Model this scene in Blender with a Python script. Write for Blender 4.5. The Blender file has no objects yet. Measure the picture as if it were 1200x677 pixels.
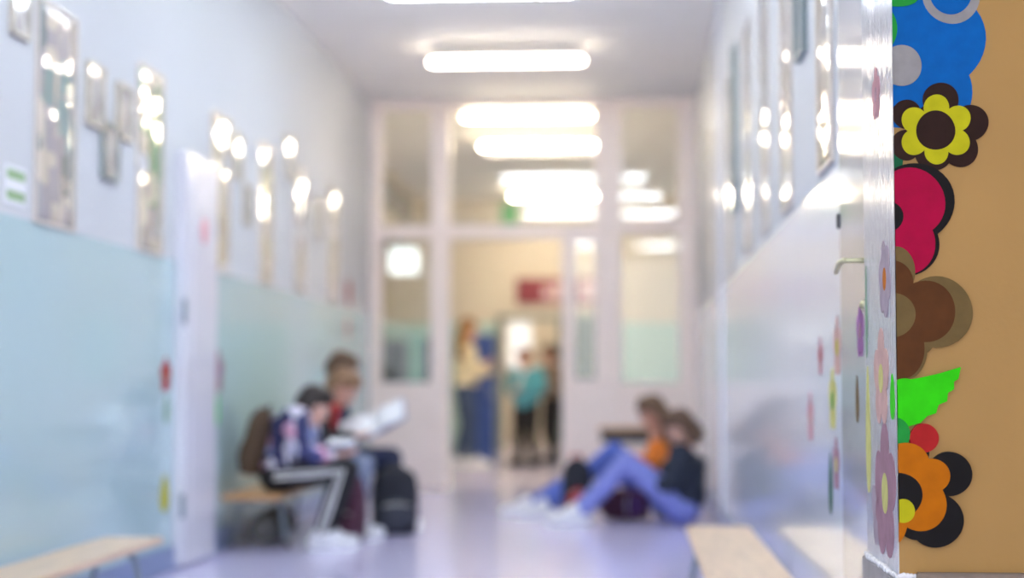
import bpy, bmesh, math, random
from mathutils import Vector, Matrix, Euler

random.seed(7)
PI = math.pi
SC = bpy.context.scene
COL = SC.collection

# ------------------------------------------------------------------ camera
F_PX = 2000.0
CAM_H = 0.887
PITCH = math.atan(111.5 / F_PX)
YAW = math.atan(136.0 / F_PX * math.cos(PITCH))
FOCUS_Y = 3.72
cam_d = bpy.data.cameras.new('camera')
cam = bpy.data.objects.new('camera', cam_d)
COL.objects.link(cam)
SC.camera = cam
cam.location = (0, 0, CAM_H)
cam.rotation_euler = (PI / 2 + PITCH, 0, YAW)
cam_d.sensor_width = 36.0
cam_d.lens = F_PX * 36.0 / 1200.0
cam_d.clip_start = 0.05
cam_d.dof.use_dof = True
cam_d.dof.focus_distance = FOCUS_Y
cam_d.dof.aperture_fstop = (cam_d.lens / 1000.0) / 0.046

# ------------------------------------------------------------------ world, exposure
SC.view_settings.view_transform = 'Standard'
SC.view_settings.look = 'None'
SC.view_settings.exposure = 1.77
SC.view_settings.gamma = 1.0
SC.view_settings.use_curve_mapping = False
SC.cycles.use_denoising = True
SC.cycles.max_bounces = 16
SC.cycles.diffuse_bounces = 14
SC.cycles.sample_clamp_indirect = 30.0
W = bpy.data.worlds.new('World')
SC.world = W
W.use_nodes = True
WORLD_STRENGTH = 1.4
W.node_tree.nodes['Background'].inputs[0].default_value = (0.86, 0.93, 1.0, 1)
W.node_tree.nodes['Background'].inputs[1].default_value = WORLD_STRENGTH
LAMP_COOL = (0.84, 0.92, 1.0)
LAMP_WARM = (1.0, 0.83, 0.60)
LAMP_STRENGTH = 15.0
LAMP_STRENGTH_WARM = 28.0
LAMP_STRENGTH_MID = 12.0

# ------------------------------------------------------------------ picture <-> place
_R = Vector((math.cos(YAW), math.sin(YAW), 0))
_Fw = Vector((-math.sin(YAW) * math.cos(PITCH), math.cos(YAW) * math.cos(PITCH), math.sin(PITCH)))
_U = _R.cross(_Fw)


def ray(x, y):
    return _R * ((x - 600.0) / F_PX) + _U * ((338.5 - y) / F_PX) + _Fw


def at_y(x, y, Y):
    d = ray(x, y)
    t = Y / d.y
    return Vector((d.x * t, Y, CAM_H + d.z * t))


# ------------------------------------------------------------------ materials
def mat(name, col, rough=0.6, metal=0.0, spec=0.5, noise=None, bump=0.0, bscale=40.0, bstretch=(1, 1, 1), coat=0.0):
    m = bpy.data.materials.new(name)
    m.use_nodes = True
    nt = m.node_tree
    b = nt.nodes['Principled BSDF']
    b.inputs['Base Color'].default_value = (*col, 1)
    b.inputs['Roughness'].default_value = rough
    b.inputs['Metallic'].default_value = metal
    b.inputs['Specular IOR Level'].default_value = spec
    if coat:
        b.inputs['Coat Weight'].default_value = coat
        b.inputs['Coat Roughness'].default_value = 0.05
    tc = None
    if noise or bump:
        tc = nt.nodes.new('ShaderNodeTexCoord')
        mp = nt.nodes.new('ShaderNodeMapping')
        mp.inputs['Scale'].default_value = bstretch
        nt.links.new(tc.outputs['Object'], mp.inputs['Vector'])
    if noise:
        amt, sc = noise
        n = nt.nodes.new('ShaderNodeTexNoise')
        n.inputs['Scale'].default_value = sc
        n.inputs['Detail'].default_value = 4
        nt.links.new(mp.outputs[0], n.inputs['Vector'])
        r = nt.nodes.new('ShaderNodeValToRGB')
        r.color_ramp.elements[0].position = 0.3
        r.color_ramp.elements[1].position = 0.7
        r.color_ramp.elements[0].color = (*[max(0, c * (1 - amt)) for c in col], 1)
        r.color_ramp.elements[1].color = (*[min(1, c * (1 + amt)) for c in col], 1)
        nt.links.new(n.outputs['Fac'], r.inputs['Fac'])
        nt.links.new(r.outputs['Color'], b.inputs['Base Color'])
    if bump:
        n2 = nt.nodes.new('ShaderNodeTexNoise')
        n2.inputs['Scale'].default_value = bscale
        n2.inputs['Detail'].default_value = 3
        nt.links.new(mp.outputs[0], n2.inputs['Vector'])
        bp = nt.nodes.new('ShaderNodeBump')
        bp.inputs['Strength'].default_value = bump
        bp.inputs['Distance'].default_value = 0.01
        nt.links.new(n2.outputs['Fac'], bp.inputs['Height'])
        nt.links.new(bp.outputs['Normal'], b.inputs['Normal'])
    return m


def mat_emit(name, col, strength):
    m = bpy.data.materials.new(name)
    m.use_nodes = True
    b = m.node_tree.nodes['Principled BSDF']
    b.inputs['Base Color'].default_value = (0.8, 0.8, 0.8, 1)
    b.inputs['Emission Color'].default_value = (*col, 1)
    b.inputs['Emission Strength'].default_value = strength
    return m


def mat_wall(name, upper, lower, zline=1.49, r_up=0.45, r_low=0.12, spec_low=0.6):
    """white emulsion above, glossy oil paint dado below the line"""
    m = bpy.data.materials.new(name)
    m.use_nodes = True
    nt = m.node_tree
    b = nt.nodes['Principled BSDF']
    g = nt.nodes.new('ShaderNodeNewGeometry')
    s = nt.nodes.new('ShaderNodeSeparateXYZ')
    nt.links.new(g.outputs['Position'], s.inputs[0])
    th = nt.nodes.new('ShaderNodeMath')
    th.operation = 'GREATER_THAN'
    th.inputs[1].default_value = zline
    nt.links.new(s.outputs['Z'], th.inputs[0])
    mx = nt.nodes.new('ShaderNodeMix')
    mx.data_type = 'RGBA'
    mx.inputs[6].default_value = (*lower, 1)
    mx.inputs[7].default_value = (*upper, 1)
    nt.links.new(th.outputs[0], mx.inputs[0])
    nt.links.new(mx.outputs[2], b.inputs['Base Color'])
    mr = nt.nodes.new('ShaderNodeMix')
    mr.inputs[2].default_value = r_low
    mr.inputs[3].default_value = r_up
    nt.links.new(th.outputs[0], mr.inputs[0])
    nt.links.new(mr.outputs[0], b.inputs['Roughness'])
    b.inputs['Specular IOR Level'].default_value = spec_low
    n = nt.nodes.new('ShaderNodeTexNoise')
    n.inputs['Scale'].default_value = 2.2
    n.inputs['Detail'].default_value = 2
    nt.links.new(g.outputs['Position'], n.inputs['Vector'])
    bp = nt.nodes.new('ShaderNodeBump')
    bp.inputs['Strength'].default_value = 0.05
    bp.inputs['Distance'].default_value = 0.02
    nt.links.new(n.outputs['Fac'], bp.inputs['Height'])
    nt.links.new(bp.outputs['Normal'], b.inputs['Normal'])
    return m


def mat_glass(name):
    m = bpy.data.materials.new(name)
    m.use_nodes = True
    nt = m.node_tree
    nt.nodes.remove(nt.nodes['Principled BSDF'])
    out = nt.nodes['Material Output']
    t = nt.nodes.new('ShaderNodeBsdfTransparent')
    t.inputs[0].default_value = (0.95, 0.96, 0.95, 1)
    gl = nt.nodes.new('ShaderNodeBsdfGlossy')
    gl.inputs['Roughness'].default_value = 0.01
    fr = nt.nodes.new('ShaderNodeFresnel')
    fr.inputs['IOR'].default_value = 1.5
    mx = nt.nodes.new('ShaderNodeMixShader')
    nt.links.new(fr.outputs[0], mx.inputs[0])
    nt.links.new(t.outputs[0], mx.inputs[1])
    nt.links.new(gl.outputs[0], mx.inputs[2])
    nt.links.new(mx.outputs[0], out.inputs['Surface'])
    return m


def mat_poster(name, seed, tints):
    """printed pictures under a wavy clear laminate"""
    m = bpy.data.materials.new(name)
    m.use_nodes = True
    nt = m.node_tree
    b = nt.nodes['Principled BSDF']
    tc = nt.nodes.new('ShaderNodeTexCoord')
    mp = nt.nodes.new('ShaderNodeMapping')
    mp.inputs['Location'].default_value = (seed * 3.1, seed * 1.7, seed)
    nt.links.new(tc.outputs['Object'], mp.inputs['Vector'])
    v = nt.nodes.new('ShaderNodeTexVoronoi')
    v.inputs['Scale'].default_value = 7.0
    v.distance = 'CHEBYCHEV'
    nt.links.new(mp.outputs[0], v.inputs['Vector'])
    sp = nt.nodes.new('ShaderNodeSeparateColor')
    nt.links.new(v.outputs['Color'], sp.inputs[0])
    r = nt.nodes.new('ShaderNodeValToRGB')
    r.color_ramp.interpolation = 'CONSTANT'
    cr = r.color_ramp
    while len(cr.elements) < len(tints):
        cr.elements.new(0.5)
    for i, t in enumerate(tints):
        cr.elements[i].position = i / len(tints)
        cr.elements[i].color = (*t, 1)
    nt.links.new(sp.outputs[0], r.inputs['Fac'])
    nt.links.new(r.outputs['Color'], b.inputs['Base Color'])
    b.inputs['Roughness'].default_value = 0.07
    b.inputs['Specular IOR Level'].default_value = 0.8
    b.inputs['Coat Weight'].default_value = 1.0
    b.inputs['Coat Roughness'].default_value = 0.03
    n = nt.nodes.new('ShaderNodeTexNoise')
    n.inputs['Scale'].default_value = 6.0
    n.inputs['Detail'].default_value = 1
    nt.links.new(mp.outputs[0], n.inputs['Vector'])
    bp = nt.nodes.new('ShaderNodeBump')
    bp.inputs['Strength'].default_value = 0.55
    bp.inputs['Distance'].default_value = 0.02
    nt.links.new(n.outputs['Fac'], bp.inputs['Height'])
    nt.links.new(bp.outputs['Normal'], b.inputs['Normal'])
    nt.links.new(bp.outputs['Normal'], b.inputs['Coat Normal'])
    return m


def mat_floral(name):
    m = bpy.data.materials.new(name)
    m.use_nodes = True
    nt = m.node_tree
    b = nt.nodes['Principled BSDF']
    tc = nt.nodes.new('ShaderNodeTexCoord')
    v = nt.nodes.new('ShaderNodeTexVoronoi')
    v.inputs['Scale'].default_value = 13.0
    nt.links.new(tc.outputs['Object'], v.inputs['Vector'])
    sp = nt.nodes.new('ShaderNodeSeparateColor')
    nt.links.new(v.outputs['Color'], sp.inputs[0])
    r = nt.nodes.new('ShaderNodeValToRGB')
    r.color_ramp.interpolation = 'CONSTANT'
    cols = [(0.035, 0.04, 0.12), (0.72, 0.70, 0.80), (0.06, 0.07, 0.20), (0.70, 0.38, 0.52), (0.03, 0.03, 0.09), (0.30, 0.36, 0.62)]
    while len(r.color_ramp.elements) < len(cols):
        r.color_ramp.elements.new(0.5)
    for i, c in enumerate(cols):
        r.color_ramp.elements[i].position = i / len(cols)
        r.color_ramp.elements[i].color = (*c, 1)
    nt.links.new(sp.outputs[0], r.inputs['Fac'])
    nt.links.new(r.outputs['Color'], b.inputs['Base Color'])
    b.inputs['Roughness'].default_value = 0.85
    return m


M = {}
M['wall'] = mat_wall('wall_paint', (0.61, 0.63, 0.645), (0.50, 0.67, 0.69), r_low=0.09, r_up=0.85, spec_low=0.5)
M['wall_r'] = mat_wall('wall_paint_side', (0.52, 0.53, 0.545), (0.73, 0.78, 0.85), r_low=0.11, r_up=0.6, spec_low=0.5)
M['wall_back'] = mat_wall('lobby_paint', (0.66, 0.60, 0.50), (0.44, 0.62, 0.57), zline=1.69, r_up=0.6, r_low=0.3)
M['ceiling'] = mat('ceiling_paint', (0.93, 0.91, 0.86), 0.8, noise=(0.02, 3))
M['floor'] = mat('floor_vinyl', (0.66, 0.63, 0.87), 0.17, noise=(0.03, 9), spec=0.6)
M['base'] = mat('baseboard_blue', (0.20, 0.27, 0.46), 0.3, noise=(0.05, 8))
M['beige'] = mat('beige_paint', (0.38, 0.205, 0.047), 0.6, noise=(0.05, 3), bump=0.06, bscale=60)
M['pier'] = mat('pier_gloss_paint', (0.54, 0.54, 0.56), 0.10, spec=0.8, noise=(0.05, 12), bump=0.35, bscale=30, bstretch=(1, 3.0, 0.35))
M['plinth'] = mat('plinth_stone', (0.23, 0.22, 0.22), 0.35, noise=(0.25, 14), bump=0.1)
M['plinth_b'] = mat('plinth_brown', (0.22, 0.16, 0.115), 0.5, noise=(0.2, 14))
M['drip'] = mat('thick_white_paint', (0.80, 0.79, 0.80), 0.2, bump=0.6, bscale=70)
M['door'] = mat('door_gloss_white', (0.74, 0.74, 0.80), 0.22, noise=(0.02, 5))
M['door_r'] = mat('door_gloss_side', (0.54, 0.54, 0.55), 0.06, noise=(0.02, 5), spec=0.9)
M['frame'] = mat('partition_paint', (0.93, 0.83, 0.78), 0.35, noise=(0.02, 5))
M['glass'] = mat_glass('clear_glass')
M['steel'] = mat('grey_tube_steel', (0.25, 0.30, 0.36), 0.35, metal=0.6, noise=(0.1, 20))
M['chrome'] = mat('brushed_metal', (0.55, 0.55, 0.50), 0.3, metal=0.9, noise=(0.1, 20))
M['brass'] = mat('old_brass', (0.50, 0.48, 0.30), 0.35, metal=0.8, noise=(0.1, 30))
M['dark'] = mat('dark_metal', (0.05, 0.05, 0.055), 0.5, noise=(0.1, 20))
M['wood'] = mat('pale_plywood', (0.72, 0.54, 0.38), 0.35, noise=(0.10, 4), bstretch=(8, 0.8, 8))
M['wood2'] = mat('honey_wood', (0.55, 0.31, 0.13), 0.4, noise=(0.12, 4), bstretch=(8, 0.8, 8))
M['lampbody'] = mat('lamp_body_white', (0.8, 0.8, 0.8), 0.5, noise=(0.01, 5))
M['lamp_cool'] = mat_emit('tube_cool_white', LAMP_COOL, LAMP_STRENGTH)
M['lamp_mid'] = mat_emit('tube_warm_white_low', (1.0, 0.86, 0.68), LAMP_STRENGTH_MID)
M['lamp_warm'] = mat_emit('tube_warm_white', LAMP_WARM, LAMP_STRENGTH_WARM)
M['paper'] = mat('white_paper', (0.80, 0.82, 0.86), 0.6, noise=(0.03, 9))
M['cover'] = mat('book_cover_blue', (0.16, 0.20, 0.45), 0.4, noise=(0.1, 9))


# ------------------------------------------------------------------ mesh helpers
def box(bm, a, b):
    x0, y0, z0 = a
    x1, y1, z1 = b
    vs = [bm.verts.new(p) for p in ((x0, y0, z0), (x1, y0, z0), (x1, y1, z0), (x0, y1, z0), (x0, y0, z1), (x1, y0, z1), (x1, y1, z1), (x0, y1, z1))]
    for f in ((0, 3, 2, 1), (4, 5, 6, 7), (0, 1, 5, 4), (1, 2, 6, 5), (2, 3, 7, 6), (3, 0, 4, 7)):
        bm.faces.new([vs[i] for i in f])


def tube(bm, pts, rads, seg=12, flat=None):
    """tapered tube with rounded ends; flat = (axis vector, factor) squashes the section"""
    pts = [Vector(p) for p in pts]
    if not isinstance(rads, (list, tuple)):
        rads = [rads] * len(pts)
    n = len(pts)
    rings = []
    d0 = (pts[1] - pts[0]).normalized()
    d1 = (pts[-1] - pts[-2]).normalized()
    path = []
    for a in (75, 45, 20):
        path.append((pts[0] - d0 * rads[0] * math.sin(math.radians(a)), rads[0] * math.cos(math.radians(a)), d0))
    for i in range(n):
        if i == 0:
            t = d0
        elif i == n - 1:
            t = d1
        else:
            t = ((pts[i] - pts[i - 1]).normalized() + (pts[i + 1] - pts[i]).normalized())
            t = t.normalized() if t.length > 1e-6 else d1
        path.append((pts[i], rads[i], t))
    for a in (20, 45, 75):
        path.append((pts[-1] + d1 * rads[-1] * math.sin(math.radians(a)), rads[-1] * math.cos(math.radians(a)), d1))
    up = Vector((0, 0, 1)) if abs(d0.z) < 0.9 else Vector((0, 1, 0))
    for c, r, t in path:
        u = up - t * up.dot(t)
        if u.length < 1e-4:
            u = Vector((1, 0, 0)) - t * t.x
        u.normalize()
        up = u
        w = t.cross(u)
        ring = []
        for k in range(seg):
            a = 2 * PI * k / seg
            off = u * math.cos(a) * r + w * math.sin(a) * r
            if flat:
                ax, fk = flat
                off = off - ax * off.dot(ax) * (1 - fk)
            ring.append(bm.verts.new(c + off))
        rings.append(ring)
    for i in range(len(rings) - 1):
        for k in range(seg):
            bm.faces.new((rings[i][k], rings[i][(k + 1) % seg], rings[i + 1][(k + 1) % seg], rings[i + 1][k]))
    bm.faces.new(rings[0][::-1])
    bm.faces.new(rings[-1])


def ell(bm, c, r, rot=None, seg=18):
    m = Matrix.Translation(Vector(c)) @ (rot.to_4x4() if rot else Matrix()) @ Matrix.Diagonal((*r, 1))
    bmesh.ops.create_uvsphere(bm, u_segments=seg, v_segments=seg // 2 + 2, radius=1.0, matrix=m)


def link(name, bm, m, parent=None, smooth=False, bevel=0.0, loc=None):
    if bevel:
        bmesh.ops.bevel(bm, geom=[e for e in bm.edges], offset=bevel, segments=2, affect='EDGES', clamp_overlap=True)
    bmesh.ops.recalc_face_normals(bm, faces=bm.faces)
    me = bpy.data.meshes.new(name)
    bm.to_mesh(me)
    bm.free()
    if m is not None:
        me.materials.append(m)
    if smooth:
        for p in me.polygons:
            p.use_smooth = True
    o = bpy.data.objects.new(name, me)
    COL.objects.link(o)
    if parent:
        o.parent = parent
    if loc is not None:
        o.location = loc
    return o


def blob(name, bm, m, parent, voxel=0.01, smooth_it=6):
    """fuse overlapping shapes into one continuous skin"""
    bmesh.ops.recalc_face_normals(bm, faces=bm.faces)
    me = bpy.data.meshes.new('tmp')
    bm.to_mesh(me)
    bm.free()
    o = bpy.data.objects.new('tmp', me)
    COL.objects.link(o)
    r = o.modifiers.new('r', 'REMESH')
    r.mode = 'VOXEL'
    r.voxel_size = voxel
    s = o.modifiers.new('s', 'SMOOTH')
    s.factor = 0.5
    s.iterations = smooth_it
    dg = bpy.context.evaluated_depsgraph_get()
    dg.update()
    me2 = bpy.data.meshes.new_from_object(o.evaluated_get(dg))
    bpy.data.objects.remove(o)
    bpy.data.meshes.remove(me)
    me2.name = name
    me2.materials.clear()
    me2.materials.append(m)
    for p in me2.polygons:
        p.use_smooth = True
    ob = bpy.data.objects.new(name, me2)
    COL.objects.link(ob)
    ob.parent = parent
    return ob


def boxes(name, lst, m, parent=None, bevel=0.0, loc=None):
    bm = bmesh.new()
    for a, b in lst:
        box(bm, a, b)
    return link(name, bm, m, parent, bevel=bevel, loc=loc)


def tag(o, label, cat, group=None):
    o['label'] = label
    o['category'] = cat
    if group:
        o['group'] = group
    return o


def thing(name, label, cat, loc=(0, 0, 0), rz=0.0, group=None):
    o = bpy.data.objects.new(name, None)
    COL.objects.link(o)
    o.location = loc
    o.rotation_euler = (0, 0, rz)
    return tag(o, label, cat, group)


def struct(o):
    o['kind'] = 'structure'
    return o


def copy_tree(o, parent=None):
    c = o.copy()
    COL.objects.link(c)
    c.parent = parent
    for ch in list(o.children):
        copy_tree(ch, c)
    return c


# ------------------------------------------------------------------ the setting
XL, XR, H = -2.20, 0.585, 3.31      # corridor walls, ceiling
XP = 0.57                           # painted pier
YC, YP, YB = 3.69, 14.5, 22.3       # near corner, glazed partition, lobby back wall
Y0 = -4.0
LX0, LX1 = -3.5, 1.6
LB = -2.75               # lobby sides

struct(boxes('floor', [((-3.8, Y0, -0.1), (3.6, 27.0, 0.0))], M['floor']))
struct(boxes('ceiling', [((-3.8, Y0, H), (3.6, 27.0, H + 0.1))], M['ceiling']))
struct(boxes('wall_left', [((XL - 0.2, Y0, 0), (XL, YP + 0.05, H))], M['wall']))
struct(boxes('wall_right', [((XR, 4.16, 0), (XR + 0.3, YP + 0.05, H))], M['wall_r']))
struct(boxes('wall_pier', [((XP, YC, 0), (XP + 0.3, 4.16, H))], M['pier']))
struct(boxes('wall_front', [((XP + 0.002, YC - 0.004, 0), (3.6, YC + 0.2, H))], M['beige']))
struct(boxes('wall_side', [((3.5, Y0, 0), (3.7, YC, H))], M['beige']))
struct(boxes('baseboard_left', [((XL, Y0, 0), (XL + 0.015, YP - 0.05, 0.11))], M['base'], bevel=0.004))
struct(boxes('baseboard_right', [((XR - 0.015, 4.18, 0), (XR, YP - 0.05, 0.11))], M['base'], bevel=0.004))

# stone plinth at the corner, with a rough line of white paint along its top
ZP = 0.478
struct(boxes('trim_1', [((XP - 0.012, YC - 0.016, 0), (XP + 0.31, 4.17, ZP))], M['plinth'], bevel=0.003))
struct(boxes('trim_2', [((XP + 0.035, YC - 0.020, 0), (3.5, YC - 0.003, ZP + 0.013))], M['plinth_b'], bevel=0.003))
bm = bmesh.new()
for i in range(26):
    yy = YC - 0.012 + i * 0.0185
    tube(bm, [(XP - 0.004, yy, ZP + 0.001), (XP - 0.004, yy + 0.02, ZP + random.uniform(0.002, 0.007))], random.uniform(0.004, 0.0085), seg=8)
for i in range(5):
    tube(bm, [(XP + i * 0.008, YC - 0.008, ZP + 0.002), (XP + i * 0.008 + 0.01, YC - 0.008, ZP + 0.006)], 0.006 - i * 0.0007, seg=8)
struct(link('trim_3', bm, M['drip'], smooth=True))

# far side of the partition
struct(boxes('wall_lobby_left', [((LX0 - 0.2, YP + 0.05, 0), (LX0, YB, H)), ((LX0, YP + 0.05, 0), (XL - 0.2, YP + 0.15, H))], M['wall_back']))
struct(boxes('wall_lobby_right', [((LX1, YP + 0.05, 0), (LX1 + 0.2, YB, H)), ((XR + 0.3, YP + 0.05, 0), (LX1, YP + 0.15, H))], M['wall_back']))
pA = at_y(585, 372, YB)
pB = at_y(698, 372, YB)
OX0, OX1, OZ = pA.x, pB.x, pA.z
wA = at_y(455, 290, YB)
wB = at_y(492, 322, YB)
struct(boxes('wall_back', [
    ((LX0 - 0.2, YB, 0), (wA.x, YB + 0.15, H)),
    ((wA.x, YB, 0), (wB.x, YB + 0.15, wB.z)),
    ((wA.x, YB, wA.z), (wB.x, YB + 0.15, H)),
    ((wB.x, YB, 0), (OX0, YB + 0.15, H)),
    ((OX0, YB, OZ), (OX1, YB + 0.15, H)),
    ((OX1, YB, 0), (LX1 + 0.2, YB + 0.15, H)),
], M['wall_back']))
M['skyglass'] = mat_emit('daylit_window_glass', (0.80, 0.95, 1.0), 0.5)
w1 = struct(boxes('window_1', [((wA.x, YB + 0.06, wB.z), (wB.x, YB + 0.07, wA.z))], M['skyglass']))
fr = 0.02
boxes('window_frame', [((wA.x, YB - 0.01, wB.z), (wA.x + fr, YB + 0.08, wA.z)), ((wB.x - fr, YB - 0.01, wB.z), (wB.x, YB + 0.08, wA.z)),
                       ((wA.x, YB - 0.01, wA.z - fr), (wB.x, YB + 0.08, wA.z)), ((wA.x, YB - 0.01, wB.z), (wB.x, YB + 0.08, wB.z + fr))], M['frame'], w1)
# opening frame in the back wall
M['darkgreen'] = mat('dark_green_grey_paint', (0.20, 0.25, 0.24), 0.4, noise=(0.05, 8))
struct(boxes('trim_4', [((OX0 - 0.03, YB - 0.03, 0), (OX0 + 0.03, YB + 0.18, OZ + 0.03)), ((OX1 - 0.03, YB - 0.03, 0), (OX1 + 0.03, YB + 0.18, OZ + 0.03)),
                        ((OX0 + 0.03, YB - 0.03, OZ - 0.03), (OX1 - 0.03, YB + 0.18, OZ + 0.03))], M['darkgreen']))
# room behind the opening
M['room'] = mat('inner_room_paint', (0.72, 0.68, 0.60), 0.7, noise=(0.03, 4))
struct(boxes('wall_room', [((-2.4, 25.8, 0), (1.2, 25.95, H)), ((-2.5, YB + 0.15, 0), (-2.4, 25.95, H)), ((1.2, YB + 0.15, 0), (1.3, 25.95, H))], M['room']))
q0 = at_y(596, 378, 25.75)
q1 = at_y(622, 430, 25.75)
w2 = struct(boxes('window_2', [((q0.x, 25.77, q1.z), (q1.x, 25.78, q0.z))], mat_emit('dull_window_glass', (0.82, 0.93, 1.0), 0.22)))
boxes('window_frame', [((q0.x - 0.03, 25.74, q1.z - 0.03), (q0.x, 25.8, q0.z + 0.03)), ((q1.x, 25.74, q1.z - 0.03), (q1.x + 0.03, 25.8, q0.z + 0.03)),
                       ((q0.x, 25.74, q0.z), (q1.x, 25.8, q0.z + 0.03)), ((q0.x, 25.74, q1.z - 0.03), (q1.x, 25.8, q1.z))], M['frame'], w2)
struct(boxes('wall_room_panel', [((-1.0, 24.6, 0), (-0.30, 24.8, 1.9))], M['darkgreen'], bevel=0.01))

# ------------------------------------------------------------------ glazed partition with its doorway
def px(x):
    return at_y(x, 450, YP).x


def pz(y):
    return at_y(600, y, YP).z


part = struct(bpy.data.objects.new('trim_5', None))
COL.objects.link(part)
part['label'] = 'pinkish white glazed partition frame across the corridor'
X0, X1 = XL, XR
a0, a1 = px(505), px(527)      # left post
b0, b1 = px(659), px(674)      # door leaf post
c0, c1 = px(698), px(729)      # right post
g0, g1 = px(447), px(796)
zt0, zt1 = pz(279), pz(264)    # transom bar
zs = pz(448)                   # sill of lower glass
D0, D1 = YP - 0.05, YP + 0.05
boxes('post', [((a0, D0, 0), (a1, D1, H))], M['frame'], part, bevel=0.006)
boxes('post', [((c0, D0, 0), (c1, D1, H))], M['frame'], part, bevel=0.006)
boxes('post', [((X0, D0, 0), (g0, D1, H))], M['frame'], part, bevel=0.006)
boxes('post', [((g1, D0, 0), (X1, D1, H))], M['frame'], part, bevel=0.006)
boxes('header', [((g0, D0, H - 0.07), (a0, D1, H)), ((a1, D0, H - 0.07), (c0, D1, H)), ((c1, D0, H - 0.07), (g1, D1, H))], M['frame'], part)
boxes('transom_bar', [((g0, D0, zt0), (a0, D1, zt1)), ((a1, D0, zt0), (c0, D1, zt1)), ((c1, D0, zt0 + 0.03), (g1, D1, zt1 + 0.03))], M['frame'], part)
for (u0, u1) in ((g0, a0), (c1, g1)):
    p = boxes('lower_panel', [((u0, D0 + 0.01, 0), (u1, D1 - 0.01, zs))], M['frame'], part)
    boxes('panel_moulding', [((u0 + 0.06, D0, 0.16), (u1 - 0.06, D0 + 0.012, 0.19)), ((u0 + 0.06, D0, zs - 0.13), (u1 - 0.06, D0 + 0.012, zs - 0.10)),
                             ((u0 + 0.06, D0, 0.19), (u0 + 0.09, D0 + 0.012, zs - 0.13)), ((u1 - 0.09, D0, 0.19), (u1 - 0.06, D0 + 0.012, zs - 0.13))], M['frame'], p)


def pane(u0, u1, z0, z1, yaw=0.0, tilt=0.0):
    cx, cz = (u0 + u1) / 2, (z0 + z1) / 2
    o = boxes('glass_pane', [((u0 - cx, -0.003, z0 - cz), (u1 - cx, 0.003, z1 - cz))], M['glass'], part, loc=(cx, YP, cz))
    o.rotation_euler = (tilt, 0, yaw)
    return o


pane(g0, a0, zs, zt0)
pane(c1, g1, zs, zt0 + 0.03, math.radians(-3.2))
pane(g0, a0, zt1, H - 0.07)
pane(a1, c0, zt1, H - 0.07)
pane(c1, g1, zt1 + 0.03, H - 0.07, math.radians(-3.2))
# narrow fixed door leaf with its own pane
dl = struct(boxes('door_1', [((b0, D0 + 0.01, 0), (b1, D1 - 0.01, zt0)), ((b1, D0 + 0.01, 0), (c0, D1 - 0.01, zs + 0.03)), ((b1, D0 + 0.01, zt0 - 0.04), (c0, D1 - 0.01, zt0))], M['frame']))
boxes('glass_pane', [((b1, YP - 0.003, zs + 0.03), (c0, YP + 0.003, zt0 - 0.04))], M['glass'], dl)

# high dark window on the lobby's left wall
struct(boxes('wall_bulkhead', [((LX0, YP + 0.16, 2.66), (LB, YB, H))], M['wall_back']))
wv = struct(boxes('window_3', [((LB, 18.6, 2.86), (LB + 0.01, 21.4, 3.2))], mat('dim_blue_glass', (0.16, 0.21, 0.28), 0.15, noise=(0.05, 3))))
boxes('window_frame', [((LB, 18.54, 2.80), (LB + 0.03, 21.46, 2.86)), ((LB, 18.54, 3.2), (LB + 0.03, 21.46, 3.26)), ((LB, 18.54, 2.86), (LB + 0.03, 18.6, 3.2)), ((LB, 19.98, 2.86), (LB + 0.03, 20.04, 3.2))], M['wall_back'], wv)

# ------------------------------------------------------------------ doors on the corridor walls
YD0, YD1 = 8.16, 8.79
d2 = struct(boxes('door_2', [((XL, YD0, 0.012), (XL + 0.06, YD1, 2.03))], M['door'], bevel=0.006))
boxes('door_panel', [((XL + 0.06, YD0 + 0.1, 0.2), (XL + 0.066, YD1 - 0.1, 0.85)), ((XL + 0.06, YD0 + 0.1, 1.0), (XL + 0.066, YD1 - 0.1, 1.9))], M['door'], d2, bevel=0.003)
for z in (0.30, 1.24):
    bm = bmesh.new()
    tube(bm, [(XL + 0.055, YD0 - 0.012, z - 0.05), (XL + 0.055, YD0 - 0.012, z + 0.05)], 0.012)
    link('hinge', bm, M['steel'], d2, smooth=True)
M['sticker'] = mat('faded_red_sticker', (0.70, 0.30, 0.36), 0.4, noise=(0.1, 30))
bm = bmesh.new()
bmesh.ops.create_cone(bm, cap_ends=True, segments=28, radius1=0.065, radius2=0.065, depth=0.004, matrix=Matrix.Translation((XL + 0.068, 8.47, 1.66)) @ Matrix.Rotation(PI / 2, 4, 'Y'))
o = link('door_sticker', bm, M['sticker'])
tag(o, 'round faded red sticker high on the white left-hand door', 'sticker')

d3 = struct(boxes('door_3', [((XR - 0.003, 4.19, 0.01), (XR + 0.02, 4.72, 2.6))], M['door_r']))
bm = bmesh.new()
hy, hz = 4.225, 1.19
tube(bm, [(XR - 0.002, hy, hz), (XR - 0.055, hy, hz), (XR - 0.062, hy + 0.006, hz - 0.003)], 0.0065)
tube(bm, [(XR - 0.055, hy, hz), (XR - 0.062, hy + 0.03, hz - 0.004), (XR - 0.062, hy + 0.11, hz - 0.022)], [0.007, 0.0075, 0.006])
h_ = link('door_handle', bm, M['brass'], d3, smooth=True)
bm = bmesh.new()
tube(bm, [(XR - 0.001, hy, hz - 0.11), (XR - 0.006, hy, hz - 0.11)], 0.014)
link('keyhole_cover', bm, M['brass'], d3, smooth=True)
boxes('bolt', [((XR - 0.010, 4.728, 1.315), (XR, 4.74, 1.355))], M['dark'], d3)

# white vertical trim on the right wall beside the seated children
struct(boxes('trim_6', [((XR - 0.02, 10.62, 0), (XR, 10.80, H))], M['door'], bevel=0.004))

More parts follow.
